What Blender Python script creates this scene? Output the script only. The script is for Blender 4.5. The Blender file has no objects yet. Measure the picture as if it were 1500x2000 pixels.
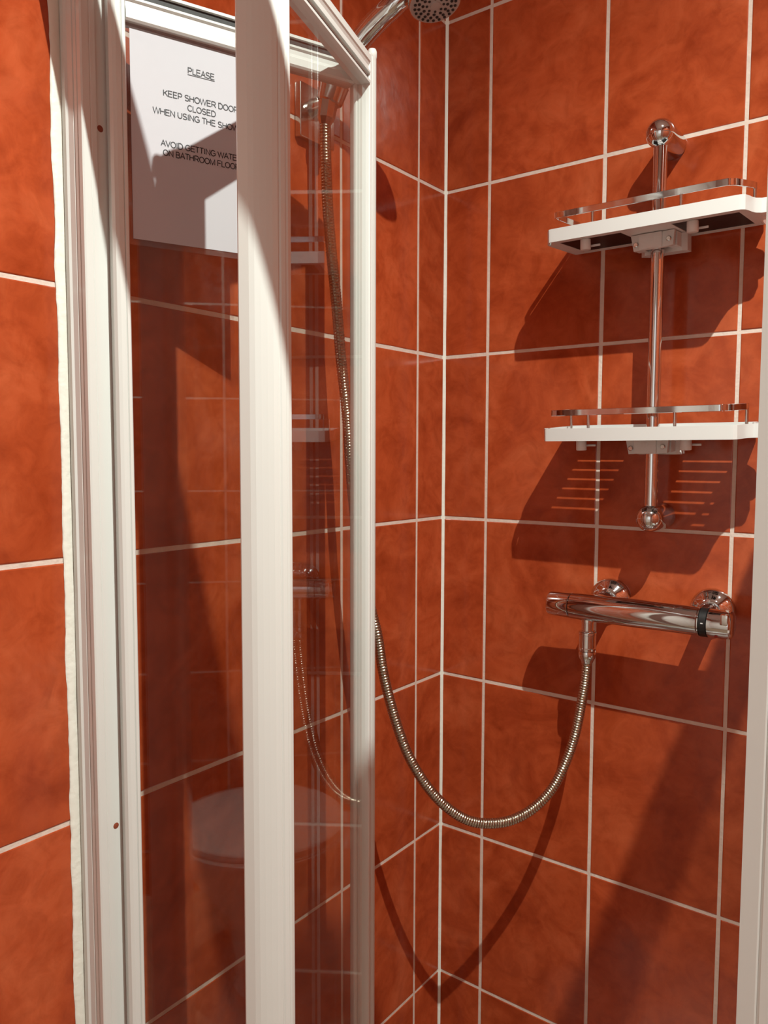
import bpy, bmesh, math, random
from mathutils import Vector, Matrix, noise

random.seed(7)
S = bpy.context.scene
C = S.collection

# ------------------------------------------------------------------ camera, light, exposure
# world frame: corner of the two tiled walls at X=0, Y=0; floor Z=0; the back wall is Y=0, the left wall X=0
Z0 = 1.85                      # height of the grout row that carries the shower holder
def zr(z): return Z0 + z

cam_d = bpy.data.cameras.new('camera'); cam = bpy.data.objects.new('camera', cam_d); C.objects.link(cam)
yaw, pitch, roll = -0.64585959, -0.07259454, -0.00287139
f = Vector((math.sin(yaw)*math.cos(pitch), math.cos(yaw)*math.cos(pitch), math.sin(pitch)))
r = f.cross(Vector((0, 0, 1))).normalized(); dn = f.cross(r)
cr, sr = math.cos(roll), math.sin(roll)
rx = cr*r + sr*dn; dx = -sr*r + cr*dn
m = Matrix.Identity(4)
for i in range(3):
    m[i][0] = rx[i]; m[i][1] = -dx[i]; m[i][2] = -f[i]
m[0][3], m[1][3], m[2][3] = 0.756627, -1.179960, zr(-0.457)
cam.matrix_world = m
cam_d.sensor_fit = 'VERTICAL'; cam_d.sensor_height = 36.0
cam_d.lens = 1522.338/2000*36.0
cam_d.clip_start = 0.01
S.camera = cam

S.view_settings.view_transform = 'Standard'
S.view_settings.look = 'None'
S.view_settings.exposure = 0.57
S.view_settings.gamma = 1.0
S.view_settings.use_curve_mapping = False

w = bpy.data.worlds.new('world'); S.world = w; w.use_nodes = True
w.node_tree.nodes['Background'].inputs[0].default_value = (1, .93, .85, 1)
w.node_tree.nodes['Background'].inputs[1].default_value = 0.05

LX, LY, LZ = 0.966, -0.884, zr(0.731)
CEIL = LZ + 0.022
def lamp(name, typ, loc, power, color, **kw):
    d = bpy.data.lights.new(name, typ); o = bpy.data.objects.new(name, d); C.objects.link(o)
    o.location = loc; d.energy = power; d.color = color
    for k, v in kw.items(): setattr(d, k, v)
    return o
lamp('spot_bulb', 'SPOT', (LX, LY, LZ), 118.0, (.94, 1, .92), shadow_soft_size=0.007, spot_size=math.radians(156), spot_blend=1.0)

# ------------------------------------------------------------------ materials
def new_mat(name):
    mt = bpy.data.materials.new(name); mt.use_nodes = True
    return mt, mt.node_tree.nodes, mt.node_tree.links, mt.node_tree.nodes['Principled BSDF']

def simple(name, col, rough=.4, metal=0.0, spec=.5, coat=0.0, bump=0.0, bscale=200, var=0.0):
    mt, N, K, P = new_mat(name)
    P.inputs['Base Color'].default_value = (*col, 1); P.inputs['Roughness'].default_value = rough
    P.inputs['Metallic'].default_value = metal; P.inputs['Specular IOR Level'].default_value = spec
    P.inputs['Coat Weight'].default_value = coat
    tc = N.new('ShaderNodeTexCoord'); nz = N.new('ShaderNodeTexNoise'); nz.inputs['Scale'].default_value = bscale
    K.new(tc.outputs['Object'], nz.inputs['Vector'])
    mp = N.new('ShaderNodeMapRange'); mp.inputs[3].default_value = max(0, rough-.04); mp.inputs[4].default_value = rough+.05
    K.new(nz.outputs['Fac'], mp.inputs[0]); K.new(mp.outputs[0], P.inputs['Roughness'])
    if var:
        mx = N.new('ShaderNodeMix'); mx.data_type = 'RGBA'
        mx.inputs[6].default_value = (*col, 1); mx.inputs[7].default_value = (*[c*(1-var) for c in col], 1)
        n2 = N.new('ShaderNodeTexNoise'); n2.inputs['Scale'].default_value = bscale*.3; n2.inputs['Detail'].default_value = 5
        K.new(tc.outputs['Object'], n2.inputs['Vector']); K.new(n2.outputs['Fac'], mx.inputs[0]); K.new(mx.outputs[2], P.inputs['Base Color'])
    if bump:
        b = N.new('ShaderNodeBump'); b.inputs['Strength'].default_value = 1.0; b.inputs['Distance'].default_value = bump
        K.new(nz.outputs['Fac'], b.inputs['Height']); K.new(b.outputs['Normal'], P.inputs['Normal'])
    return mt

def tile_material():
    mt, N, K, P = new_mat('terracotta_tile')
    tc = N.new('ShaderNodeTexCoord')
    at = N.new('ShaderNodeAttribute'); at.attribute_name = 'tone'
    # every tile samples its own part of the cloudy glaze
    add = N.new('ShaderNodeVectorMath'); add.operation = 'MULTIPLY_ADD'
    K.new(at.outputs['Color'], add.inputs[0]); add.inputs[1].default_value = (7, 5, 9); K.new(tc.outputs['Object'], add.inputs[2])
    n1 = N.new('ShaderNodeTexNoise'); n1.inputs['Scale'].default_value = 7; n1.inputs['Detail'].default_value = 8; n1.inputs['Roughness'].default_value = .62; n1.inputs['Distortion'].default_value = 1.2
    n2 = N.new('ShaderNodeTexNoise'); n2.inputs['Scale'].default_value = 30; n2.inputs['Detail'].default_value = 6; n2.inputs['Roughness'].default_value = .65; n2.inputs['Distortion'].default_value = .8
    K.new(add.outputs[0], n1.inputs['Vector']); K.new(add.outputs[0], n2.inputs['Vector'])
    r1 = N.new('ShaderNodeValToRGB'); e = r1.color_ramp.elements
    e[0].position = .30; e[0].color = (.325, .046, .012, 1)
    e[1].position = .72; e[1].color = (.535, .114, .040, 1)
    m1 = e.new(.5); m1.color = (.440, .075, .022, 1)
    K.new(n1.outputs['Fac'], r1.inputs[0])
    r2 = N.new('ShaderNodeValToRGB'); e = r2.color_ramp.elements
    e[0].position = .28; e[0].color = (.74, .66, .60, 1); e[1].position = .60; e[1].color = (1, 1, 1, 1)
    K.new(n2.outputs['Fac'], r2.inputs[0])
    mx = N.new('ShaderNodeMix'); mx.data_type = 'RGBA'; mx.blend_type = 'MULTIPLY'; mx.inputs[0].default_value = 1
    K.new(r1.outputs[0], mx.inputs[6]); K.new(r2.outputs[0], mx.inputs[7])
    hv = N.new('ShaderNodeHueSaturation')
    sep = N.new('ShaderNodeSeparateColor'); K.new(at.outputs['Color'], sep.inputs[0])
    mr = N.new('ShaderNodeMapRange'); mr.inputs[3].default_value = .92; mr.inputs[4].default_value = 1.07
    K.new(sep.outputs[1], mr.inputs[0]); K.new(mr.outputs[0], hv.inputs['Value']); K.new(mx.outputs[2], hv.inputs['Color'])
    K.new(hv.outputs[0], P.inputs['Base Color'])
    P.inputs['Specular IOR Level'].default_value = .5
    rr = N.new('ShaderNodeMapRange'); rr.inputs[3].default_value = .10; rr.inputs[4].default_value = .24
    K.new(n2.outputs['Fac'], rr.inputs[0]); K.new(rr.outputs[0], P.inputs['Roughness'])
    # gentle hand-glazed waviness
    n3 = N.new('ShaderNodeTexNoise'); n3.inputs['Scale'].default_value = 22; n3.inputs['Detail'].default_value = 3
    K.new(add.outputs[0], n3.inputs['Vector'])
    b = N.new('ShaderNodeBump'); b.inputs['Strength'].default_value = 1; b.inputs['Distance'].default_value = .0007
    K.new(n3.outputs['Fac'], b.inputs['Height']); K.new(b.outputs['Normal'], P.inputs['Normal'])
    return mt

def glass_material():
    mt, N, K, P = new_mat('clear_pane_glass'); N.remove(P)
    out = N['Material Output']
    geo = N.new('ShaderNodeNewGeometry')
    dot = N.new('ShaderNodeVectorMath'); dot.operation = 'DOT_PRODUCT'
    K.new(geo.outputs['Normal'], dot.inputs[0]); K.new(geo.outputs['Incoming'], dot.inputs[1])
    ab = N.new('ShaderNodeMath'); ab.operation = 'ABSOLUTE'; K.new(dot.outputs['Value'], ab.inputs[0])
    om = N.new('ShaderNodeMath'); om.operation = 'SUBTRACT'; om.inputs[0].default_value = 1; K.new(ab.outputs[0], om.inputs[1])
    pw = N.new('ShaderNodeMath'); pw.operation = 'POWER'; pw.inputs[1].default_value = 5; K.new(om.outputs[0], pw.inputs[0])
    sc = N.new('ShaderNodeMath'); sc.operation = 'MULTIPLY_ADD'; sc.inputs[1].default_value = .96; sc.inputs[2].default_value = .04; K.new(pw.outputs[0], sc.inputs[0])
    tr = N.new('ShaderNodeBsdfTransparent'); tr.inputs[0].default_value = (.955, .965, .955, 1)
    gl = N.new('ShaderNodeBsdfGlossy'); gl.inputs['Roughness'].default_value = 0.0; gl.inputs[0].default_value = (1, 1, 1, 1)
    mx = N.new('ShaderNodeMixShader'); K.new(sc.outputs[0], mx.inputs[0]); K.new(tr.outputs[0], mx.inputs[1]); K.new(gl.outputs[0], mx.inputs[2])
    K.new(mx.outputs[0], out.inputs['Surface'])
    return mt

M = {}
M['tile'] = tile_material()
M['grout'] = simple('pale_grout', (.80, .66, .57), .75, bump=.0006, bscale=260, var=.28)
M['sealant'] = simple('white_sealant', (.82, .82, .74), .5, bump=.0008, bscale=120, var=.08)
M['white'] = simple('white_coated_aluminium', (.70, .71, .68), .30, coat=.25, bump=.00003, bscale=60, var=.03)
M['plastic'] = simple('white_plastic', (.72, .725, .705), .38, coat=.1, bscale=90)
M['chrome'] = simple('polished_chrome', (.68, .70, .71), .05, metal=1.0, bscale=40)
M['chrome_dull'] = simple('worn_chrome', (.62, .60, .57), .16, metal=1.0, bscale=90, bump=.0001)
M['hose'] = simple('tarnished_spiral_metal', (.46, .40, .31), .24, metal=1.0, bscale=300)
M['black'] = simple('black_plastic', (.006, .006, .006), .45, bscale=200)
M['rubber'] = simple('dark_rubber_seal', (.02, .017, .016), .6, bscale=200)
M['grey'] = simple('grey_spray_face', (.42, .40, .38), .38, bscale=100)
M['dark_red'] = simple('bare_hole_red', (.25, .05, .02), .7, bscale=100)
M['paper'] = simple('white_paper', (.50, .49, .525), .62, bscale=150, bump=.00002)
M['ink'] = simple('black_ink', (.03, .03, .035), .6, bscale=100)
M['ceramic'] = simple('white_ceramic', (.80, .78, .74), .12, coat=.6, bscale=30)
M['ceiling'] = simple('white_ceiling_paint', (.80, .77, .72), .8, bscale=80, bump=.0002)
M['floor'] = simple('beige_floor', (.36, .25, .17), .4, bscale=12, var=.3)
M['door'] = simple('added_white_paint', (.78, .75, .70), .4, bscale=60)  # paint of the added door, its casing and the added window frame
M['glass'] = glass_material()
def pouch_material():
    mt, N, K, P = new_mat('clear_laminate'); N.remove(P); out = N['Material Output']
    tr = N.new('ShaderNodeBsdfTransparent'); tr.inputs[0].default_value = (.95, .93, .94, 1)
    gl = N.new('ShaderNodeBsdfGlossy'); gl.inputs['Roughness'].default_value = .10
    df = N.new('ShaderNodeBsdfDiffuse'); df.inputs[0].default_value = (.8, .75, .72, 1)
    tc = N.new('ShaderNodeTexCoord'); nz = N.new('ShaderNodeTexNoise'); nz.inputs['Scale'].default_value = 60; nz.inputs['Detail'].default_value = 6
    K.new(tc.outputs['Object'], nz.inputs['Vector'])
    rp = N.new('ShaderNodeValToRGB'); rp.color_ramp.elements[0].position = .62; rp.color_ramp.elements[0].color = (.03, .03, .03, 1)
    rp.color_ramp.elements[1].position = .8; rp.color_ramp.elements[1].color = (.25, .25, .25, 1)
    K.new(nz.outputs['Fac'], rp.inputs[0])
    m1 = N.new('ShaderNodeMixShader'); K.new(rp.outputs[0], m1.inputs[0]); K.new(tr.outputs[0], m1.inputs[1]); K.new(df.outputs[0], m1.inputs[2])
    m2 = N.new('ShaderNodeMixShader'); m2.inputs[0].default_value = .05; K.new(m1.outputs[0], m2.inputs[1]); K.new(gl.outputs[0], m2.inputs[2])
    K.new(m2.outputs[0], out.inputs['Surface'])
    return mt
M['pouch'] = pouch_material()
def emit_material():
    mt, N, K, P = new_mat('lit_lamp_glass'); P.inputs['Emission Color'].default_value = (1, .9, .76, 1); P.inputs['Emission Strength'].default_value = .8
    return mt
M['lit'] = emit_material()
mt_, N_, K_, P_ = new_mat('added_fill_glow'); P_.inputs['Base Color'].default_value = (.5, .5, .5, 1); P_.inputs['Emission Color'].default_value = (.90, .97, 1, 1); P_.inputs['Emission Strength'].default_value = .42  # glow for the added window panes, a soft cool fill
M['fill_glow'] = mt_

# ------------------------------------------------------------------ helpers
def obj(name, bm, mat, parent=None, smooth=None, kind=None, label=None):
    if smooth is not None:
        for fc in bm.faces: fc.smooth = True
    bmesh.ops.recalc_face_normals(bm, faces=bm.faces[:])
    me = bpy.data.meshes.new(name); bm.to_mesh(me); bm.free()
    for mm in (mat if isinstance(mat, (list, tuple)) else [mat]): me.materials.append(mm)
    if smooth is not None:
        try: me.set_sharp_from_angle(angle=math.radians(smooth))
        except Exception: pass
    o = bpy.data.objects.new(name, me); C.objects.link(o)
    if parent is not None: o.parent = parent
    if kind: o['kind'] = kind
    if label: o['label'] = label
    return o
def thing(name, label, cat, loc=(0, 0, 0), group=None):
    o = bpy.data.objects.new(name, None); o.empty_display_size = .05; C.objects.link(o); o.location = loc
    o['label'] = label; o['category'] = cat
    if group: o['group'] = group
    return o
def tag(o, label, cat, group=None):
    o['label'] = label; o['category'] = cat
    if group: o['group'] = group
    return o
def add_box(bm, a, b, bevel=0.0, seg=2, mat=None):
    a, b = Vector(a), Vector(b)
    lo = Vector([min(a[i], b[i]) for i in range(3)]); hi = Vector([max(a[i], b[i]) for i in range(3)])
    r_ = bmesh.ops.create_cube(bm, size=1.0); vs = r_['verts']
    for v in vs:
        v.co = Vector([lo[i] + (v.co[i]+.5)*(hi[i]-lo[i]) for i in range(3)])
    if bevel > 0:
        es = list({e for v in vs for e in v.link_edges})
        bmesh.ops.bevel(bm, geom=es, offset=bevel, segments=seg, affect='EDGES', profile=.6)
def extr(bm, poly, O, U, V, W, length, cap=True):
    """closed polygon (u,v) extruded along W"""
    O, U, V, W = Vector(O), Vector(U), Vector(V), Vector(W)
    a = [bm.verts.new(O + U*p[0] + V*p[1]) for p in poly]
    b = [bm.verts.new(O + U*p[0] + V*p[1] + W*length) for p in poly]
    n = len(poly)
    for i in range(n): bm.faces.new((a[i], a[(i+1) % n], b[(i+1) % n], b[i]))
    if cap: bm.faces.new(a); bm.faces.new(b[::-1])
def basis(axis):
    W = Vector(axis).normalized(); h = Vector((0, 0, 1)) if abs(W.z) < .9 else Vector((0, 1, 0))
    U = h.cross(W).normalized(); return U, W.cross(U), W
def add_lathe(bm, prof, O, axis, seg=32):
    """prof: list of (distance along axis, radius)"""
    U, V, W = basis(axis); O = Vector(O); rings = []
    for (t, rad) in prof:
        if rad < 1e-6: rings.append([bm.verts.new(O + W*t)])
        else: rings.append([bm.verts.new(O + W*t + (U*math.cos(k*2*math.pi/seg) + V*math.sin(k*2*math.pi/seg))*rad) for k in range(seg)])
    for a, b in zip(rings, rings[1:]):
        for k in range(seg):
            k2 = (k+1) % seg
            if len(a) == 1 and len(b) == 1: continue
            if len(a) == 1: bm.faces.new((a[0], b[k], b[k2]))
            elif len(b) == 1: bm.faces.new((a[k], a[k2], b[0]))
            else: bm.faces.new((a[k], a[k2], b[k2], b[k]))
    if len(rings[0]) > 1: bm.faces.new(rings[0][::-1])
    if len(rings[-1]) > 1: bm.faces.new(rings[-1])
def add_cyl(bm, A, B, rad, seg=24, bev=0.0):
    A, B = Vector(A), Vector(B); L = (B-A).length
    prof = [(0, rad), (L, rad)] if bev <= 0 else [(0, rad-bev), (bev*.3, rad-bev*.3), (bev, rad), (L-bev, rad), (L-bev*.3, rad-bev*.3), (L, rad-bev)]
    add_lathe(bm, prof, A, B-A, seg)
def catmull(pts, n):
    P = [Vector(p) for p in pts]; P = [2*P[0]-P[1]] + P + [2*P[-1]-P[-2]]; out = []
    for i in range(1, len(P)-2):
        for k in range(n):
            t = k/n; a, b, c, d = P[i-1:i+3]
            out.append(.5*((2*b)+(c-a)*t+(2*a-5*b+4*c-d)*t*t+(3*b-a-3*c+d)*t**3))
    out.append(P[-2]); return out
def resample(pts, step):
    out = [pts[0].copy()]; need = step
    for a, b in zip(pts, pts[1:]):
        L = (b-a).length; pos = 0.0
        while L - pos >= need:
            pos += need; out.append(a + (b-a)*(pos/L)); need = step
        need -= (L - pos)
    return out
def sweep(bm, pts, radf, seg=16, cap=True):
    """tube through pts; radf(i, theta) gives the radius"""
    n = len(pts); T = [(pts[min(i+1, n-1)]-pts[max(i-1, 0)]).normalized() for i in range(n)]
    U, V, _ = basis(T[0]); rings = []
    for i in range(n):
        U = (U - T[i]*U.dot(T[i])).normalized(); V = T[i].cross(U)
        rings.append([bm.verts.new(pts[i] + (U*math.cos(k*2*math.pi/seg)+V*math.sin(k*2*math.pi/seg))*radf(i, k/seg)) for k in range(seg)])
    for a, b in zip(rings, rings[1:]):
        for k in range(seg): bm.faces.new((a[k], a[(k+1) % seg], b[(k+1) % seg], b[k]))
    if cap: bm.faces.new(rings[0][::-1]); bm.faces.new(rings[-1])
def strip(bm, pts, width, height, closed=False):
    """rectangular bar following pts in plan: width across, height along z"""
    n = len(pts); rings = []
    for i in range(n):
        p0 = pts[i-1] if (i > 0 or closed) else pts[i]; p1 = pts[(i+1) % n] if (i < n-1 or closed) else pts[i]
        t = (Vector(p1)-Vector(p0)); t.z = 0; t.normalize(); s = Vector((-t.y, t.x, 0)); p = Vector(pts[i])
        rings.append([bm.verts.new(p + s*a*width/2 + Vector((0, 0, b*height/2))) for a, b in ((-1, -1), (1, -1), (1, 1), (-1, 1))])
    rr = list(zip(rings, rings[1:])) + ([(rings[-1], rings[0])] if closed else [])
    for a, b in rr:
        for k in range(4): bm.faces.new((a[k], a[(k+1) % 4], b[(k+1) % 4], b[k]))
    if not closed: bm.faces.new(rings[0][::-1]); bm.faces.new(rings[-1])

# ------------------------------------------------------------------ the room
TH, TW, G = 0.284045, 0.20, 0.0050
rows = [Z0 - TH*k for k in range(-3, 8)]
def tiled_wall(name, cuts, O, U, N, zlo, zhi, ulo, uhi):
    """tiles in the (U, z) plane, front faces on the plane, joints 1 mm deeper; N points into the room"""
    bm = bmesh.new(); O, U, N = Vector(O), Vector(U), Vector(N)
    lay = bm.loops.layers.color.new('tone')
    zs = sorted([z for z in rows if zlo < z < zhi] + [zlo, zhi]); us = sorted([c for c in cuts if ulo < c < uhi] + [ulo, uhi])
    def P(u, z, d): return O + U*u + Vector((0, 0, z)) - N*d
    for i in range(len(us)-1):
        for j in range(len(zs)-1):
            tone = (random.random(), random.random(), random.random(), 1)
            g = G/2; jt = lambda: random.uniform(-.0004, .0004)
            u0, u1, z0, z1 = us[i]+g+jt(), us[i+1]-g+jt(), zs[j]+g+jt(), zs[j+1]-g+jt()
            if u1-u0 < .004 or z1-z0 < .004: continue
            tl = [random.uniform(-.0002, .0003) for _ in range(4)]
            b = .0016
            core = [bm.verts.new(P(u, z, tl[q])) for q, (u, z) in enumerate(((u0+b, z0+b), (u1-b, z0+b), (u1-b, z1-b), (u0+b, z1-b)))]
            mid = [bm.verts.new(P(u, z, .0005)) for (u, z) in ((u0+b*.3, z0+b*.3), (u1-b*.3, z0+b*.3), (u1-b*.3, z1-b*.3), (u0+b*.3, z1-b*.3))]
            out = [bm.verts.new(P(u, z, .002)) for (u, z) in ((u0, z0), (u1, z0), (u1, z1), (u0, z1))]
            fs = [bm.faces.new(core)]
            for k in range(4):
                k2 = (k+1) % 4
                fs.append(bm.faces.new((mid[k], mid[k2], core[k2], core[k]))); fs.append(bm.faces.new((out[k], out[k2], mid[k2], mid[k])))
            for fc in fs:
                for lp in fc.loops: lp[lay] = tone
    # the grout bed, finely divided so its face is a little uneven
    nu, nz = max(2, int((uhi-ulo)/.02)), max(2, int((zhi-zlo)/.02)); grid = []
    for a in range(nu+1):
        col = []
        for c in range(nz+1):
            u = ulo+(uhi-ulo)*a/nu; z = zlo+(zhi-zlo)*c/nz
            d = .0010 + .0004*noise.noise(Vector((u*23, z*23, 3.1)))
            col.append(bm.verts.new(P(u, z, d)))
        grid.append(col)
    for a in range(nu):
        for c in range(nz):
            fc = bm.faces.new((grid[a][c], grid[a+1][c], grid[a+1][c+1], grid[a][c+1])); fc.material_index = 1
            for lp in fc.loops: lp[lay] = (.5, .5, .5, 1)
    # backing so the wall has depth
    bk = [bm.verts.new(P(u, z, .09)) for (u, z) in ((ulo, zlo), (uhi, zlo), (uhi, zhi), (ulo, zhi))]
    fr = [grid[0][0], grid[nu][0], grid[nu][nz], grid[0][nz]]
    for fc in ([bk] + [[fr[k], fr[(k+1) % 4], bk[(k+1) % 4], bk[k]] for k in range(4)]):
        q = bm.faces.new(fc); q.material_index = 1
        for lp in q.loops: lp[lay] = (.5, .5, .5, 1)
    me = bpy.data.meshes.new(name); bm.to_mesh(me); bm.free()
    me.materials.append(M['tile']); me.materials.append(M['grout'])
    o = bpy.data.objects.new(name, me); C.objects.link(o); o['kind'] = 'structure'
    return o
XR, YF = 1.66, -2.25
tiled_wall('wall_back', [.08747 + TW*k for k in range(9)], (0, 0, 0), (1, 0, 0), (0, -1, 0), 0, CEIL, 0, XR)
tiled_wall('wall_left', [.08157 + TW*k for k in range(12)], (0, 0, 0), (0, -1, 0), (1, 0, 0), 0, CEIL, 0, -YF)
tiled_wall('wall_right', [.06 + TW*k for k in range(12)], (XR, 0, 0), (0, -1, 0), (-1, 0, 0), 0, CEIL, 0, -YF)
bm = bmesh.new(); add_box(bm, (-.09, YF-.09, 0), (XR+.09, YF, CEIL)); obj('wall_front', bm, M['ceiling'], kind='structure')
bm = bmesh.new(); add_box(bm, (-.09, YF-.09, -.1), (XR+.09, .09, 0)); obj('floor', bm, M['floor'], kind='structure')
bm = bmesh.new(); add_box(bm, (-.09, YF-.09, CEIL), (XR+.09, .09, CEIL+.1)); obj('ceiling', bm, M['ceiling'], kind='structure')
# unseen window added behind the camera; its glowing panes give soft fill
bm = bmesh.new(); wx0, wx1, wz0, wz1 = .45, 1.25, 1.00, 2.05
for (x0, x1, z0, z1) in ((wx0, wx1, wz0, wz0+.05), (wx0, wx1, wz1-.05, wz1), (wx0, wx0+.05, wz0, wz1), (wx1-.05, wx1, wz0, wz1), ((wx0+wx1)/2-.03, (wx0+wx1)/2+.03, wz0, wz1)):
    add_box(bm, (x0, YF+.001, z0), (x1, YF+.045, z1), .003)
wf = obj('added_window_1', bm, M['door'], kind='structure')
for x0, x1 in ((wx0+.048, (wx0+wx1)/2-.028), ((wx0+wx1)/2+.028, wx1-.048)):
    bm = bmesh.new(); add_box(bm, (x0, YF+.012, wz0+.048), (x1, YF+.018, wz1-.048)); obj('added_glow_pane', bm, M['fill_glow'], wf)

# unseen white door added on the left wall to give pale reflections
bm = bmesh.new(); add_box(bm, (.003, -2.02, .004), (.030, -1.26, 2.02), .003)
for (y0, y1, z0, z1) in ((-1.94, -1.68, .2, .9), (-1.60, -1.34, .2, .9), (-1.94, -1.68, 1.05, 1.88), (-1.60, -1.34, 1.05, 1.88)): add_box(bm, (.030, y0, z0), (.036, y1, z1), .003)
dr = obj('added_door_1', bm, M['door'], kind='structure')
bm = bmesh.new(); add_lathe(bm, [(0, .024), (.006, .024), (.008, .010), (.045, .010), (.050, .024), (.068, .026), (.076, .018), (.077, 0)], (.0302, -1.31, 1.02), (1, 0, 0), 28); obj('added_door_knob', bm, M['chrome'], dr, smooth=40)
bm = bmesh.new(); add_box(bm, (.003, -2.09, .002), (.040, -2.022, 2.09), .004); add_box(bm, (.003, -1.258, .002), (.040, -1.19, 2.09), .004); add_box(bm, (.003, -2.022, 2.022), (.040, -1.258, 2.09), .004)
obj('added_door_trim', bm, M['door'], kind='structure')  # casing of the added door

# ragged sealant runs: in the wall corner and beside the enclosure's wall profile
def bead(name, path_fn, z0, z1, n, rad, amp, seed):
    bm = bmesh.new(); rings = []
    for i in range(n+1):
        z = z0+(z1-z0)*i/n; c, u, v = path_fn(z)
        ring = []
        for k in range(9):
            a = math.pi*k/8
            nn = noise.noise(Vector((z*21+k*.15, seed+(0 if k < 5 else 9), k*.2)))+.6*noise.noise(Vector((z*11, seed*2.7+(0 if k < 5 else 5), 0)))
            edge = abs(math.cos(a))
            rr = rad*(1 + amp*(nn+.35*noise.noise(Vector((z*90, seed*3+(0 if k < 5 else 9), 1))))*edge)
            ring.append(bm.verts.new(Vector(c) + Vector(u)*math.cos(a)*rr*1.25 + Vector(v)*math.sin(a)*rad*.42*(1+.25*nn)))
        rings.append(ring)
    for a, b in zip(rings, rings[1:]):
        for k in range(8): bm.faces.new((a[k], a[k+1], b[k+1], b[k]))
        bm.faces.new((a[8], a[0], b[0], b[8]))
    bm.faces.new(rings[0]); bm.faces.new(rings[-1][::-1])
    return obj(name, bm, M['sealant'], smooth=60, kind='structure')
TRAY = 0.13
s2 = math.sqrt(.5)
bead('trim_1', lambda z: ((.0006, -.0006, z), (s2, s2, 0), (s2, -s2, 0)), TRAY, CEIL-.002, 700, .0040, .60, 1.7)
bead('trim_2', lambda z: ((.0004, -.7285, z), (0, 1, 0), (1, 0, 0)), TRAY, zr(.075), 900, .0050, .30, 5.2)

# ------------------------------------------------------------------ shower tray
bm = bmesh.new()
outer = [(.003, -.745), (.757, -.755), (.757, -.003), (.003, -.003)]
def loop(x0, y0, x1, y1, z, rr=.04, n=6):
    pts = []
    for (cx, cy, a0) in ((x1-rr, y1-rr, 0), (x0+rr, y1-rr, 90), (x0+rr, y0+rr, 180), (x1-rr, y0+rr, 270)):
        for k in range(n+1):
            a = math.radians(a0+90*k/n); pts.append((cx+rr*math.cos(a), cy+rr*math.sin(a), z))
    return [bm.verts.new(p) for p in pts]
ls = [loop(.003, -.757, .757, -.003, 0.0005, .005), loop(.003, -.757, .757, -.003, TRAY-.006, .005), loop(.007, -.753, .753, -.007, TRAY, .006),
      loop(.05, -.69, .700, -.05, TRAY, .04), loop(.058, -.682, .692, -.058, TRAY-.01, .04), loop(.08, -.66, .670, -.08, TRAY-.05, .04)]
for a, b in zip(ls, ls[1:]):
    for k in range(len(a)): bm.faces.new((a[k], a[(k+1) % len(a)], b[(k+1) % len(a)], b[k]))
bm.faces.new(ls[0][::-1]); bm.faces.new(ls[-1])
tag(obj('shower_tray', bm, M['ceramic'], smooth=35), 'white ceramic shower tray on the floor under the folding door', 'shower tray')
tr_ = [o for o in C.objects if o.name == 'shower_tray'][0]
bm = bmesh.new(); add_lathe(bm, [(0, .045), (.003, .045), (.006, .038), (.006, .012), (.004, 0)], (.36, -.37, TRAY-.0505), (0, 0, 1)); obj('drain_cover', bm, M['chrome'], tr_, smooth=40)

# ------------------------------------------------------------------ shower enclosure: fixed frame
ZB = TRAY + .001
ZT = zr(.0125)                 # top of the door leaves
HB, HT = zr(.034), zr(.144)
ST = zr(.015)    # header rail
enc = thing('shower_enclosure', 'white aluminium shower enclosure frame screwed to the terracotta tiles and holding the folding door', 'shower enclosure', (0, -.72, ZB))
def pobj(name, bm, mat, parent, **k):
    bmesh.ops.translate(bm, verts=bm.verts[:], vec=-Vector(parent.location)); return obj(name, bm, mat, parent, **k)
bm = bmesh.new()
wp = [(.001, -.690), (.001, -.7235), (.0035, -.7245), (.0105, -.7245), (.0125, -.7265), (.0145, -.7245), (.0215, -.7235), (.0225, -.7215), (.0240, -.7235), (.0285, -.7235), (.0295, -.7215), (.0310, -.7240),
      (.0365, -.7240), (.0378, -.7225), (.0378, -.7150), (.0370, -.7142), (.0378, -.7134), (.0378, -.7080), (.0355, -.7070), (.0355, -.6935), (.0335, -.690)]
extr(bm, wp, (0, 0, ZB), (1, 0, 0), (0, 1, 0), (0, 0, 1), HT-ZB)
wprof = pobj('wall_profile', bm, M['white'], enc, label='white ribbed upright fixed to the left wall')
for zz in (-.128, -.857, -1.50):
    bm = bmesh.new(); add_lathe(bm, [(0, .0034), (.0024, .0034), (.0026, .0030), (.0026, 0)], (.0331, -.7025, zr(zz)), (1, 0, 0), 20)
    o = pobj('screw_hole', bm, M['dark_red'], enc, smooth=40, label='small reddish screw hole')
    o.parent = wprof; 
bm = bmesh.new()
hp = [(-.7520, 0), (-.7530, .004), (-.7515, .010), (-.7530, .016), (-.7530, .104), (-.7500, .110), (-.7390, .110), (-.7370, .107), (-.7370, .003), (-.7380, 0), (-.7400, .006), (-.7490, .006)]
extr(bm, hp, (.0020, 0, HB), (0, 1, 0), (0, 0, 1), (1, 0, 0), .748)
pobj('header_rail', bm, M['white'], enc)
bm = bmesh.new(); add_box(bm, (.0385, -.738, ZB), (.665, -.704, ZB+.022), .002); pobj('threshold_rail', bm, M['white'], enc)
bm = bmesh.new()
SH = -.0045
cp = [(.6705, -.7340), (.6795, -.7345), (.6805, -.7335), (.6820, -.7345), (.7500, -.7345), (.7540, -.7320), (.7540, -.6950), (.7500, -.6920), (.6760, -.6920), (.6740, -.6960), (.6740, -.7050), (.6720, -.7060), (.6705, -.7150)]
extr(bm, cp, (SH, 0, ZB), (1, 0, 0), (0, 1, 0), (0, 0, 1), HT-ZB)
pobj('corner_post', bm, M['white'], enc, label='white upright at the free corner of the enclosure')
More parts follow.
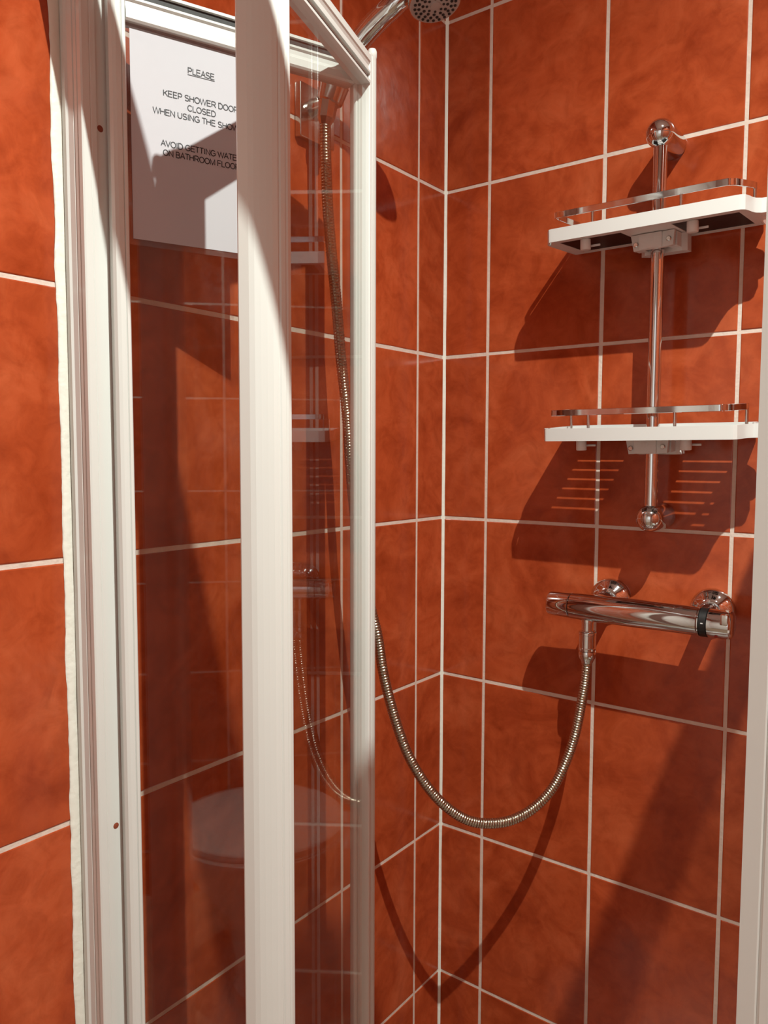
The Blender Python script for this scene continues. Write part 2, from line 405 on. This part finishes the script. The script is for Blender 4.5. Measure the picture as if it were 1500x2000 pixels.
bm = bmesh.new(); add_box(bm, (.722, -.6915, ST-.034), (.748, -.030, ST), .002); pobj('side_rail', bm, M['white'], enc)
bm = bmesh.new(); add_box(bm, (.722, -.6915, ZB), (.748, -.030, ZB+.03), .002); pobj('side_rail', bm, M['white'], enc)
bm = bmesh.new(); add_box(bm, (.720, -.0295, ZB), (.750, -.001, ST), .002); pobj('wall_profile', bm, M['white'], enc)
bm = bmesh.new(); add_box(bm, (.7325, -.6912, ZB+.031), (.7375, -.0300, ST-.035)); pobj('glass_pane', bm, M['glass'], enc, label='clear fixed side pane')

# ------------------------------------------------------------------ folding shower door, two leaves, half open
door = thing('folding_shower_door', 'white framed two-leaf clear glass shower door folded half open inwards', 'shower door', (.05, -.69, ZB+.003))
a1 = math.radians(68); D1 = Vector((math.cos(a1), math.sin(a1), 0)); N1 = Vector((D1.y, -D1.x, 0))     # leaf by the wall; N1 faces the room
A = Vector((.05, -.69, 0))
Hh = A + D1*.2890
a2 = math.radians(-73); D2 = Vector((math.cos(a2), math.sin(a2), 0)); N2 = Vector((-D2.y, D2.x, 0))  # free leaf, from the fold back to the track
LB = ZB + .024
def stile(O, U, V, poly, nm, z0=LB, z1=ZT, **k):
    bm = bmesh.new(); extr(bm, poly, (O.x, O.y, z0), U, V, (0, 0, 1), z1-z0)
    return pobj(nm, bm, M['white'], door, **k)
# leaf by the wall
st_l = [(-.010, -.010), (-.010, .004), (-.0075, .0075), (-.004, .0085), (.0010, .0080), (.0018, .0068), (.0026, .0080), (.0052, .0080), (.0062, .0066), (.0062, .0030), (.0062, -.0030), (.0062, -.0090), (.0050, -.010)]
stile(A, D1, N1, st_l, 'stile', label='white stile beside the wall profile')
st_r = [(.2680, -.0030), (.2680, .0060), (.2690, .0080), (.2710, .0085), (.2720, .0068), (.2730, .0085), (.2750, .0085), (.2765, .0066), (.2780, .0085), (.2840, .0075), (.2840, -.0060), (.2690, -.0060)]
stile(A, D1, N1, st_r, 'stile', label='narrow white stile at the fold')
def rail(O, U, N, u0, u1, zb, nm, flip=1, seal=True, height=.034, sealh=.0036):
    bm = bmesh.new()
    p = [(-.0085, 0), (-.0085, height), (.0085, height), (.0085, height-.0030), (.0045, height-.0032), (.0045, height-.0108), (.0085, height-.0112), (.0085, height-.0135),
         (.0062, height-.0150), (.0062, height-.0200), (.0075, .0110), (.0088, .0095), (.0088, .0020), (.0070, 0)]
    q = [(a*1.0, b if flip > 0 else height-b) for a, b in p]
    extr(bm, q, (O.x+U.x*u0, O.y+U.y*u0, zb), N, (0, 0, 1), U, u1-u0)
    o = pobj(nm, bm, M['white'], door)
    if seal:
        bm = bmesh.new(); z_ = zb + (height-.0070 if flip > 0 else .0070)
        c0 = Vector((O.x+U.x*u0, O.y+U.y*u0, z_)); 
        extr(bm, [(.0046, -sealh), (.0056, -sealh), (.0056, sealh), (.0046, sealh)], c0, N, (0, 0, 1), U, u1-u0)
        pobj('rubber_strip', bm, M['rubber'], door, label='dark rubber strip along the rail').parent = o
    return o
rail(A, D1, N1, .0066, .2675, zr(-.0225), 'top_rail')
rail(A, D1, N1, .0066, .2675, LB, 'bottom_rail', flip=-1)
bm = bmesh.new(); extr(bm, [(.0063, -.0028), (.2700, -.0028), (.2700, .0028), (.0063, .0028)], (A.x, A.y, LB+.033), D1, N1, (0, 0, 1), zr(-.0222)-LB-.033)
pobj('glass_pane', bm, M['glass'], door, label='clear pane with a laminated notice on it')
# fold hinge
bm = bmesh.new(); hc = Hh + Vector((.0085, -.001, 0)); add_lathe(bm, [(0, .0050), (ZT-LB-.001, .0050), (ZT-LB, .0056), (ZT-LB+.006, .0056), (ZT-LB+.009, .0045), (ZT-LB+.010, 0)], (hc.x, hc.y, LB), (0, 0, 1), 24)
pobj('hinge_post', bm, M['white'], door, smooth=40, label='round white hinge post joining the two leaves')
# free leaf
O2 = Hh + N2*.002
L2 = .290
sh = [(.003, -.0060), (.003, .0070), (.0045, .0080), (.0080, .0080), (.0092, .0066), (.0104, .0080), (.0145, .0080), (.0160, .0065), (.0160, -.0060)]
stile(O2, D2, N2, sh, 'stile', label='narrow white stile of the free leaf at the fold')
se = [(.2600, -.0080), (.2600, .0085), (.2610, .0105), (.2620, .0110), (.2625, .0130), (.2630, .0250), (.2650, .0290), (.2680, .0302), (.2712, .0294), (.2722, .0278), (.2734, .0278), (.2762, .0252), (.2768, .0234), (.2782, .0232), (.2810, .0196), (.2836, .0150),
      (.2860, .0100), (.2880, .0050), (.2890, .0000), (.2890, -.0100), (.2870, -.0120), (.2700, -.0120)]
stile(O2, D2, N2, se, 'stile', label='wide white leading stile nearest the camera')
rail(O2, D2, N2, .0162, L2-.0302, zr(-.0225), 'top_rail', flip=-1, sealh=.0010)
rail(O2, D2, N2, .0162, L2-.0302, LB, 'bottom_rail', flip=-1)
bm = bmesh.new(); extr(bm, [(.0140, -.0028), (L2-.0290, -.0028), (L2-.0290, .0028), (.0140, .0028)], (O2.x, O2.y, LB+.033), D2, N2, (0, 0, 1), zr(-.0222)-LB-.033)
pobj('glass_pane', bm, M['glass'], door, label='clear pane of the free leaf')
bm = bmesh.new(); extr(bm, [(.0004, .0010), (.0026, .0010), (.0026, .0070), (.0004, .0070)], (O2.x, O2.y, LB), D2, N2, (0, 0, 1), ZT-LB-.004)
pobj('rubber_seal', bm, M['rubber'], door, label='thin dark seal between the folded leaves')
e_ = O2 + D2*(L2+.004)
bm = bmesh.new(); add_cyl(bm, (e_.x, e_.y, ZT), (e_.x, e_.y, ZT+.012), .004, 16); pobj('guide_pin', bm, M['plastic'], door, smooth=40)

# ------------------------------------------------------------------ laminated notice on the pane
FP = A + N1*.0029          # front face of the pane
def on_pane(s, z, off): p = FP + D1*s + N1*off; return Vector((p.x, p.y, zr(z)))
note = thing('laminated_notice', 'white laminated paper notice with printed shower door instructions stuck on the glass', 'notice', on_pane(.085, -.24, 0))
bm = bmesh.new(); extr(bm, [(.0068, -.2415), (.1640, -.2415), (.1640, -.0230), (.0068, -.0230)], Vector((FP.x, FP.y, Z0)), D1, (0, 0, 1), N1, .0004)
pobj('laminate_pouch', bm, M['pouch'], note, label='clear plastic margin around the paper')
bm = bmesh.new(); extr(bm, [(.0108, -.2355), (.1585, -.2355), (.1585, -.0280), (.0108, -.0280)], Vector((FP.x, FP.y, Z0))+N1*.0006, D1, (0, 0, 1), N1, .0003)
pobj('paper_sheet', bm, M['paper'], note)
# plain sans capitals drawn as strokes of even width: cap height 1, advance widths per letter
def arc(cx, cy, rx_, ry_, a0, a1, n=14): return [(cx+rx_*math.cos(math.radians(a0+(a1-a0)*k/n)), cy+ry_*math.sin(math.radians(a0+(a1-a0)*k/n))) for k in range(n+1)]
GL = {
 'A': (.93, [[(.04, 0), (.465, 1), (.89, 0)], [(.20, .36), (.73, .36)]]),
 'B': (.93, [[(.12, 0), (.12, 1), (.48, 1)] + arc(.48, .76, .26, .24, 90, -90) + [(.12, .52)], [(.48, .52)] + arc(.52, .26, .30, .26, 90, -90) + [(.12, 0)]]),
 'C': (1.0, [arc(.53, .5, .43, .5, 38, 322, 26)]),
 'D': (1.0, [[(.12, 0), (.12, 1), (.44, 1)] + arc(.44, .5, .46, .5, 90, -90, 20) + [(.12, 0)]]),
 'E': (.93, [[(.84, 1), (.12, 1), (.12, 0), (.86, 0)], [(.12, .53), (.78, .53)]]),
 'F': (.85, [[(.80, 1), (.12, 1), (.12, 0)], [(.12, .53), (.70, .53)]]),
 'G': (1.09, [arc(.55, .5, .46, .5, 40, 300, 26) + [(.97, .17), (.97, .47), (.57, .47)]]),
 'H': (1.0, [[(.12, 0), (.12, 1)], [(.88, 0), (.88, 1)], [(.12, .53), (.88, .53)]]),
 'I': (.39, [[(.195, 0), (.195, 1)]]),
 'K': (.93, [[(.12, 0), (.12, 1)], [(.86, 1), (.12, .36)], [(.38, .57), (.90, 0)]]),
 'L': (.78, [[(.12, 1), (.12, 0), (.74, 0)]]),
 'M': (1.16, [[(.12, 0), (.12, 1), (.58, .04), (1.04, 1), (1.04, 0)]]),
 'N': (1.0, [[(.12, 0), (.12, 1), (.88, 0), (.88, 1)]]),
 'O': (1.09, [arc(.545, .5, .46, .5, 0, 360, 32)]),
 'P': (.93, [[(.12, 0), (.12, 1), (.52, 1)] + arc(.52, .72, .30, .28, 90, -90) + [(.12, .44)]]),
 'R': (1.0, [[(.12, 0), (.12, 1), (.56, 1)] + arc(.56, .73, .30, .27, 90, -90) + [(.12, .46)], [(.52, .46), (.92, 0)]]),
 'S': (.93, [arc(.46, .75, .34, .25, 25, 270, 16) + arc(.46, .25, .37, .25, 90, -155, 16)]),
 'T': (.85, [[(.03, 1), (.82, 1)], [(.425, 1), (.425, 0)]]),
 'U': (1.0, [[(.12, 1), (.12, .38)] + arc(.5, .38, .38, .38, 180, 360, 16) + [(.88, 1)]]),
 'V': (.93, [[(.03, 1), (.465, 0), (.90, 1)]]),
 'W': (1.32, [[(.03, 1), (.34, 0), (.66, 1), (.98, 0), (1.29, 1)]]),
}
def stroke(bm, pts, wd, mp):
    n = len(pts); cl = (Vector(pts[0])-Vector(pts[-1])).length < 1e-4
    L, R_ = [], []
    for i in range(n):
        p = Vector(pts[i]); d0 = (p-Vector(pts[i-1])).normalized() if i > 0 else None; d1 = (Vector(pts[i+1])-p).normalized() if i < n-1 else None
        if cl and i == 0: d0 = (Vector(pts[0])-Vector(pts[-2])).normalized()
        if cl and i == n-1: d1 = (Vector(pts[1])-p).normalized()
        d0 = d0 or d1; d1 = d1 or d0; t = d0+d1
        t = t.normalized() if t.length > 1e-3 else d0; nn = Vector((-t.y, t.x)); k = min(2.2, 1/max(.35, abs(nn.dot(Vector((-d0.y, d0.x))))))
        L.append(bm.verts.new(mp(*(p+nn*wd/2*k)))); R_.append(bm.verts.new(mp(*(p-nn*wd/2*k))))
    for i in range(n-1): bm.faces.new((L[i], R_[i], R_[i+1], L[i+1]))
CX = .0846; CAP = .0057
for txt, wd, base in (('PLEASE', .0294, -.0575), ('KEEP SHOWER DOOR', .0820, -.0860), ('CLOSED', .0312, -.0957), ('WHEN USING THE SHOWER', .1034, -.1054), ('AVOID GETTING WATER', .0880, -.1368), ('ON BATHROOM FLOOR', .0840, -.1462)):
    adv = sum(GL[c][0] if c != ' ' else .39 for c in txt); sx = wd/adv; x = 0; full = bmesh.new()
    for c in txt:
        if c == ' ': x += .39; continue
        for st in GL[c][1]:
            stroke(full, st, .165, lambda u, v, x=x: on_pane(CX - wd/2 + (x+u)*sx, base + v*CAP, .00115))
        x += GL[c][0]
    if txt == 'PLEASE':
        full.faces.new([full.verts.new(on_pane(s_, z_, .00115)) for s_, z_ in ((CX-.0147, -.0593), (CX+.0147, -.0593), (CX+.0147, -.0586), (CX-.0147, -.0586))])
    pobj('printed_line', full, M['ink'], note)

# ------------------------------------------------------------------ riser rail on the back wall
PX, PY = .390, -.0570
sr_ = thing('shower_rail', 'vertical chrome riser rail with two round wall mounts on the right-hand tiles', 'rail', (PX, -.0005, zr(-.56)))
bm = bmesh.new(); add_cyl(bm, (PX, PY, zr(-.532)), (PX, PY, zr(-.024)), .0093, 32); pobj('pole', bm, M['chrome'], sr_, smooth=40)
for zz in (-.011, -.546):
    bm = bmesh.new(); R = .0195
    prof = [(0, R*.93), (.002, R*.97), (.050, R*.99), (.0585, R)] + [(.0585 + R*math.sin(t), R*math.cos(t)) for t in [math.pi/2*k/9 for k in range(1, 9)]] + [(.0585+R, 0)]
    add_lathe(bm, prof, (PX, -.0008, zr(zz)), (0, -1, 0), 40); pobj('wall_mount', bm, M['chrome'], sr_, smooth=40)

# ------------------------------------------------------------------ caddy shelves
TILT = math.radians(4.2)
def shelf(label, zorg, open_slots):
    root = thing('caddy_shelf', label, 'shelf', (PX, PY, zr(zorg)), 'white caddy shelves on the riser rail')
    root.rotation_euler = (TILT, 0, 0)
    # plan outline, x right, y towards the wall, origin on the pole
    out = [(-.144, .050), (-.144, -.045), (-.1430, -.052), (-.1355, -.0660), (-.1330, -.0690), (-.1290, -.0700), (.1180, -.0700), (.1235, -.0690), (.1275, -.0650), (.1300, -.0540), (.1310, -.0450), (.1335, -.0360), (.1390, -.0300), (.1480, -.0282), (.1540, -.0275), (.1570, -.0240),
           (.1560, -.0130), (.1440, -.0110), (.1370, -.0100), (.1370, -.0060), (.1440, -.0058), (.1540, -.0050), (.1570, -.0020), (.1550, .0060), (.1480, .0120), (.1380, .0160), (.1320, .0180), (.1295, .0230), (.1280, .0500)]
    bm = bmesh.new(); H = .018
    def prism(poly, z0, z1): extr(bm, poly, (0, 0, z0), (1, 0, 0), (0, 1, 0), (0, 0, 1), z1-z0)
    # outer band
    n = len(out); inn = []
    for i in range(n):
        p0, p1, p2 = Vector(out[i-1]), Vector(out[i]), Vector(out[(i+1) % n])
        t = ((p1-p0).normalized()+(p2-p1).normalized()).normalized(); nn = Vector((-t.y, t.x)); inn.append(p1+nn*.0028)
    a = [[bm.verts.new((p[0], p[1], z)) for p in L] for L, z in ((out, 0), (out, H), (inn, H), (inn, 0))]
    for q in range(4):
        A_, B_ = a[q], a[(q+1) % 4]
        for i in range(n): bm.faces.new((A_[i], A_[(i+1) % n], B_[(i+1) % n], B_[i]))
    T = .0045
    prism([(-.1415, -.044), (-.1300, -.0675), (-.1240, -.0520), (-.1240, .0475), (-.1415, .0475)], .0002, T)
    prism([(-.1295, -.0675), (.1190, -.0675), (.1240, -.0630), (.1265, -.0540), (-.1240, -.0540)], .0002, T)
    prism([(-.1240, .0360), (.1255, .0360), (.1255, .0475), (-.1240, .0475)], .0002, T)
    prism([(-.0340, -.0540), (.0340, -.0540), (.0340, .0360), (-.0340, .0360)], .0002, T)
    prism([(.1180, -.0540), (.1275, -.0540), (.1288, -.0440), (.1315, -.0340), (.1385, -.0275), (.1480, -.0257), (.1540, -.0235), (.1535, -.0155), (.1400, -.0130), (.1345, -.0110), (.1345, -.0050), (.1440, -.0032), (.1540, -.0015), (.1525, .0050), (.1460, .0098), (.1360, .0137), (.1300, .0160), (.1268, .0220), (.1255, .0360), (.1180, .0360)], .0002, T)
    obj('shelf_frame', bm, M['plastic'], root, smooth=30)
    # black slotted inserts: bars with gaps between them
    for x0, x1 in ((-.1238, -.0342), (.0342, .1178)):
        bm = bmesh.new(); y = -.0538; ys = [-.0290 + .0098*k for k in range(7)] if open_slots else []; prev = y; s0, s1 = (x0+.0090, x1-.0080)
        z0, z1 = .0008, .0018
        for yy in ys:
            add_box(bm, (s0, prev, z0), (s1, yy-.0012, z1)); prev = yy+.0012
        add_box(bm, (s0, prev, z0), (s1, .0358, z1)); add_box(bm, (x0, y, z0), (s0, .0358, z1)); add_box(bm, (s1, y, z0), (x1, .0358, z1))
        obj('slotted_tray', bm, M['black'], root, label='black slotted insert')
    # chrome gallery rail, a flat band on round posts
    pts = catmull([(-.131, .036, .040), (-.132, .000, .040), (-.132, -.030, .040), (-.1320, -.042, .040), (-.1300, -.049, .040), (-.122, -.052, .040), (-.04, -.052, .040), (.04, -.052, .040), (.097, -.052, .040), (.106, -.049, .040), (.112, -.042, .040), (.124, -.014, .040), (.1265, -.002, .040)], 5)
    bm = bmesh.new(); strip(bm, pts, .0022, .0085); bmesh.ops.bevel(bm, geom=bm.edges[:], offset=.0003, segments=1, affect='EDGES')
    rl = obj('gallery_rail', bm, M['chrome'], root, smooth=25)
    for (x, y) in ((-.075, -.0510), (.046, -.0510), (-.1305, .017), (.1255, -.006)):
        bm = bmesh.new(); add_cyl(bm, (x, y, T), (x, y, .038), .0022, 12); obj('rail_post', bm, M['chrome_dull'], root, smooth=40).parent = rl
    # pegs under the front edge
    for (x, y) in ((-.086, -.050), (.0605, -.050)):
        bm = bmesh.new(); add_cyl(bm, (x, y, .0001), (x, y, -.0145), .0073, 24, .0008); add_box(bm, (x-.002, y+.004, -.0095), (x+.0005, y+.0125, -.0065))
        add_box(bm, (x-.002, y+.010, -.0095), (x+.017, y+.0125, -.0065), .0008)
        obj('hanging_peg', bm, M['plastic'], root, smooth=40)
    # clamp that grips the pole
    bm = bmesh.new()
    fr = [(-.031, -.0005), (.029, -.0005), (.027, -.020), (.014, -.0215), (-.014, -.0215), (-.027, -.022)]
    extr(bm, fr, (0, -.0220, 0), (1, 0, 0), (0, 0, 1), (0, 1, 0), .007)
    add_box(bm, (-.019, -.0250, -.0210), (.0125, -.0150, -.0006), .0008)
    add_box(bm, (-.016, -.0152, -.0200), (.016, -.0097, -.0006), .0006)
    cl = obj('clamp', bm, M['plastic'], root)
    bm = bmesh.new()
    extr(bm, [(-.022, .0097), (.030, .0097), (.036, .014), (.036, .032), (-.020, .032), (-.030, .020)], (0, 0, -.0245), (1, 0, 0), (0, 1, 0), (0, 0, 1), .0242)
    add_box(bm, (-.030, -.0095, -.0200), (-.0165, .0097, -.0006), .0006); add_box(bm, (.0165, -.0095, -.0200), (.0290, .0097, -.0006), .0006)
    obj('clamp_back', bm, M['plastic'], root).parent = cl
    for (x, z) in ((-.0235, -.0135), (.0215, -.0115)):
        bm = bmesh.new(); add_lathe(bm, [(0, .0036), (.0015, .0036), (.0026, .0026), (.0026, 0)], (x, -.0222, z), (0, -1, 0), 16)
        obj('screw', bm, M['chrome_dull'], root, smooth=40).parent = cl
    bm = bmesh.new(); add_lathe(bm, [(0, .0040), (.0006, .0040), (.0008, .0030), (.0002, 0)], (-.003, -.0250, -.0085), (0, -1, 0), 20)
    obj('screw', bm, M['plastic'], root, smooth=40).parent = cl
    return root
shelf('upper white caddy shelf with chrome gallery rail, clamped high on the chrome riser rail', -.1475, False)
shelf('lower white caddy shelf with chrome gallery rail, clamped just above the bottom wall mount', -.4308, True)

# ------------------------------------------------------------------ thermostatic bar valve
VY, VZ, VR = -.074, -.6835, .0195
val = thing('shower_valve', 'chrome thermostatic bar valve with two round wall flanges below the lower shelf', 'shower valve', (.3785, -.0005, zr(VZ)))
def lathe_x(prof, nm, mat, parent=val, sm=35, **k):
    bm = bmesh.new(); add_lathe(bm, prof, (0, VY, zr(VZ)), (1, 0, 0), 48); return pobj(nm, bm, mat, parent, smooth=sm, **k)
lathe_x([(.2805, VR-.0015), (.2815, VR), (.30, VR+.0005), (.375, VR+.001), (.45, VR+.0005), (.4655, VR), (.4665, VR-.001)], 'valve_body', M['chrome'])
lathe_x([(.2440, 0), (.2440, VR-.0050), (.2455, VR-.0020), (.2480, VR-.0010), (.2790, VR-.0005), (.2798, VR-.0015)], 'flow_knob', M['chrome'])
lathe_x([(.4668, VR-.001), (.4674, VR+.0008), (.4688, VR+.0008), (.4692, VR-.0002)], 'trim_ring', M['chrome'])
lathe_x([(.4693, VR-.0004), (.4698, VR+.0006), (.4788, VR+.0006), (.4792, VR-.0004)], 'collar', M['black'], label='black plastic collar')
hk = lathe_x([(.4794, VR-.001), (.4800, VR), (.5040, VR), (.5075, VR-.0005), (.5100, VR-.0030), (.5110, VR-.0060), (.5110, 0)], 'temperature_knob', M['chrome'])
bm = bmesh.new(); add_box(bm, (.4970, VY-.0200, zr(VZ)+.0020), (.5075, VY-.0060, zr(VZ)+.0165), .002); 
o = pobj('safety_button', bm, M['chrome_dull'], val, smooth=30); o.parent = hk
bm = bmesh.new(); add_lathe(bm, [(0, .0022), (.0006, .0022), (.0008, 0)], (.4920, VY-.0130, zr(VZ)-.0147), (0, -.66, -.75), 16); o = pobj('red_dot', bm, simple('red_mark', (.35, .02, .01), .4), val); o.parent = hk
bm = bmesh.new(); add_box(bm, (.4730, VY-VR-.0009, zr(VZ)+.0010), (.4760, VY-VR+.0010, zr(VZ)+.0024)); o = pobj('white_mark', bm, M['plastic'], val); o.parent = [c for c in val.children if c.name.startswith('collar')][0]
for x in (.3135, .4655):
    bm = bmesh.new(); add_lathe(bm, [(0, .0310), (.0030, .0315), (.0070, .0295), (.0110, .0245), (.0150, .0190), (.0190, .0155), (.0190, .0135), (.0600, .0125)], (x, -.0012, zr(-.679)), (0, -1, 0), 48)
    pobj('wall_flange', bm, M['chrome'], val, smooth=50)
bm = bmesh.new(); ox, oz = .3062, zr(VZ)
add_lathe(bm, [(.0170, .0098), (.0215, .0100), (.0220, .0088), (.0345, .0088), (.0350, .0108), (.0360, .0112)], (ox, VY, oz), (0, 0, -1), 32)
pobj('outlet', bm, M['chrome'], val, smooth=35)

# ------------------------------------------------------------------ hose
hs = thing('shower_hose', 'long looping spiral metal hose hanging from the wall holder to the bar valve', 'hose', (.3062, VY, zr(-.72)))
path = [(.0497, -.3743, -.0107), (.0501, -.3739, -.0568), (.0518, -.3719, -.1230), (.0552, -.3677, -.1898), (.0596, -.3625, -.2572), (.0632, -.3582, -.3256), (.0682, -.3523, -.3947), (.0714, -.3485, -.4647), (.0742, -.3453, -.5171), (.0800, -.3383, -.5850), (.0880, -.3290, -.6550), (.0963, -.3186, -.7099), (.1016, -.3122, -.7620), (.1084, -.3041, -.8072), (.1173, -.2935, -.8532), (.1272, -.2817, -.8922), (.1421, -.2638, -.9324), (.1598, -.2427, -.9659), (.1802, -.2183, -.9910), (.2008, -.1937, -1.0022), (.2268, -.1625, -1.0026), (.2505, -.1343, -.9882), (.2689, -.1123, -.9632), (.2819, -.0967, -.9292), (.2931, -.0832, -.8829), (.3010, -.0775, -.8282), (.3052, -.0742, -.7890), (.3062, -.0740, -.7660)]
pts = resample(catmull([(x, y, zr(z)) for x, y, z in path], 16), .00065)
pitch_n = .0040/.00065
bm = bmesh.new()
def hose_r(i, th):
    ph = (i/pitch_n + th) % 1.0
    return .0062 + .0015*(abs(math.sin(math.pi*ph))**.55)
sweep(bm, pts, hose_r, 14)
pobj('spiral_hose', bm, M['hose'], hs, smooth=50, label='tarnished brassy spiral tube')
bm = bmesh.new(); add_lathe(bm, [(.0362, .0118), (.0370, .0130), (.0400, .0132), (.0410, .0124), (.0600, .0124), (.0610, .0132), (.0640, .0130), (.0645, .0105), (.0655, .0105), (.0665, .0122), (.0700, .0130), (.0760, .0124), (.0790, .0104), (.0840, .0085)], (ox, VY, oz), (0, 0, -1), 32)
pobj('hose_nut', bm, M['chrome'], hs, smooth=35, label='chrome swivel nut at the valve end')
bm = bmesh.new(); hd = Vector((.14, .08, .98)).normalized(); p0 = Vector((.0497, -.3745, zr(-.0200)))
add_lathe(bm, [(0, .0075), (.004, .0095), (.008, .0118), (.030, .0128), (.032, .0110)], p0, hd, 8); pobj('hose_nut', bm, M['chrome_dull'], hs, smooth=20, label='dull nut at the handset end')

# ------------------------------------------------------------------ wall holder and handset
hol = thing('handset_holder', 'square chrome wall plate with cradle on the left-hand tiles behind the door glass', 'holder', (.0005, -.346, zr(.011)))
bm = bmesh.new(); add_box(bm, (.0008, -.3810, zr(-.0260)), (.0120, -.3110, zr(.0460)), .0022, 3); pobj('wall_plate', bm, M['chrome_dull'], hol, smooth=30)
bm = bmesh.new()
add_lathe(bm, [(.0118, .0150), (.0150, .0130), (.034, .0110), (.040, .0110)], (0, -.352, zr(.016)), (1, -.18, 0), 28)
cd = Vector((.30, .10, .95)).normalized(); cc = Vector((.0530, -.3690, zr(.0120)))
add_lathe(bm, [(.0005, .0150), (.0025, .0175), (.0240, .0205), (.0260, .0185), (.0260, .0150)], cc - cd*.004, cd, 32)
pobj('cradle', bm, M['chrome_dull'], hol, smooth=35)
hand = thing('shower_handset', 'chrome shower handset with grey perforated spray face resting in the wall holder', 'shower head', (.0530, -.369, zr(.012)))
hpts = catmull([(.0530, -.3700, zr(.0120)), (.0600, -.3680, zr(.0330)), (.0730, -.3620, zr(.0600)), (.0920, -.3560, zr(.0800)), (.1180, -.3530, zr(.0980)), (.1450, -.3500, zr(.1120)), (.1690, -.3440, zr(.1270)), (.1880, -.3390, zr(.1330))], 10)
n_ = len(hpts)
bm = bmesh.new(); sweep(bm, hpts, lambda i, th: .0100 + .0028*math.sin(math.pi*min(1, i/n_*1.1)) + .003*(i/n_), 28)
pobj('handle', bm, M['chrome'], hand, smooth=50)
hn = Vector((.22, -.06, -.97)).normalized(); hc_ = Vector((.1980, -.3370, zr(.1030)))
bm = bmesh.new()
add_lathe(bm, [(-.034, 0), (-.034, .012), (-.030, .020), (-.022, .0270), (-.012, .0318), (-.004, .0330), (0, .0332), (.0015, .0322)], hc_, hn, 48)
hb = pobj('head_shell', bm, M['chrome_dull'], hand, smooth=40)
bm = bmesh.new(); add_lathe(bm, [(.0012, .0318), (.0030, .0304), (.0036, .0266), (.0040, .0)], hc_, hn, 48); spf = pobj('spray_face', bm, M['grey'], hand, smooth=40)
U_, V_, W_ = basis(hn)
bm = bmesh.new()
for rad, cnt, sz in ((.0105, 8, .0018), (.0155, 12, .0021), (.0207, 16, .0021), (.0256, 22, .0020)):
    for k in range(cnt):
        a = 2*math.pi*k/cnt + rad*90; c = hc_ + (U_*math.cos(a)+V_*math.sin(a))*rad + W_*.0034
        add_lathe(bm, [(0, sz), (.0012, sz*.9), (.0016, sz*.5), (.0016, 0)], c, W_, 10)
o = pobj('spray_nozzles', bm, M['rubber'], hand, kind='stuff', label='dark rubber nozzles'); o.parent = spf
bm = bmesh.new(); add_lathe(bm, [(.0035, .0070), (.0052, .0062), (.0056, 0)], hc_, hn, 24); o = pobj('face_cap', bm, M['grey'], hand, smooth=40); o.parent = spf

# ------------------------------------------------------------------ ceiling spotlight and toilet (seen as reflections)
sp = thing('ceiling_spotlight', 'small round recessed ceiling spotlight above the shower corner', 'ceiling light', (LX, LY, CEIL))
bm = bmesh.new(); add_lathe(bm, [(0, .042), (.004, .040), (.005, .030), (.001, .027)], (LX, LY, CEIL-.0005), (0, 0, -1), 40); pobj('trim_ring', bm, M['plastic'], sp, smooth=40)
bm = bmesh.new(); add_lathe(bm, [(0, .026), (.003, .024), (.004, 0)], (LX, LY, CEIL-.0008), (0, 0, -1), 32); pobj('lamp_lens', bm, M['lit'], sp, smooth=40)

TX, TY = 1.21, -.545
toi = thing('toilet', 'white toilet with closed oval lid standing beside the shower', 'toilet', (TX, TY, 0))
def oval(bm, z, a, b, cx=0, n=40): return [bm.verts.new((TX+b*1.08*math.sin(2*math.pi*k/n), TY+cx-a*math.cos(2*math.pi*k/n)*(1.0 if math.cos(2*math.pi*k/n) > 0 else .85), z)) for k in range(n)]
def loft(bm, L):
    for a, b in zip(L, L[1:]):
        for k in range(len(a)): bm.faces.new((a[k], a[(k+1) % len(a)], b[(k+1) % len(a)], b[k]))
    bm.faces.new(L[0][::-1]); bm.faces.new(L[-1])
bm = bmesh.new(); loft(bm, [oval(bm, .001, .15, .105, .06), oval(bm, .05, .14, .10, .06), oval(bm, .20, .16, .115, .05), oval(bm, .33, .215, .165, .01), oval(bm, .395, .235, .185), oval(bm, .405, .235, .185)]); pobj('bowl', bm, M['ceramic'], toi, smooth=40)
bm = bmesh.new(); loft(bm, [oval(bm, .406, .24, .19), oval(bm, .410, .245, .195), oval(bm, .422, .245, .195), oval(bm, .426, .240, .190)]); pobj('seat', bm, M['plastic'], toi, smooth=40)
bm = bmesh.new(); loft(bm, [oval(bm, .428, .238, .188), oval(bm, .432, .242, .192), oval(bm, .444, .240, .190), oval(bm, .452, .222, .172), oval(bm, .455, .16, .12)]); pobj('lid', bm, M['plastic'], toi, smooth=40)
bm = bmesh.new(); add_box(bm, (TX-.10, TY+.10, .001), (TX+.10, -.005, .404), .02, 3); pobj('boxed_base', bm, M['ceramic'], toi, smooth=35)
bm = bmesh.new(); add_box(bm, (TX-.19, -.185, .406), (TX+.19, -.004, .76), .018, 3); tank = pobj('cistern', bm, M['ceramic'], toi, smooth=35)
bm = bmesh.new(); add_box(bm, (TX-.195, -.190, .762), (TX+.195, -.003, .788), .008, 2); pobj('cistern_lid', bm, M['ceramic'], toi, smooth=35)
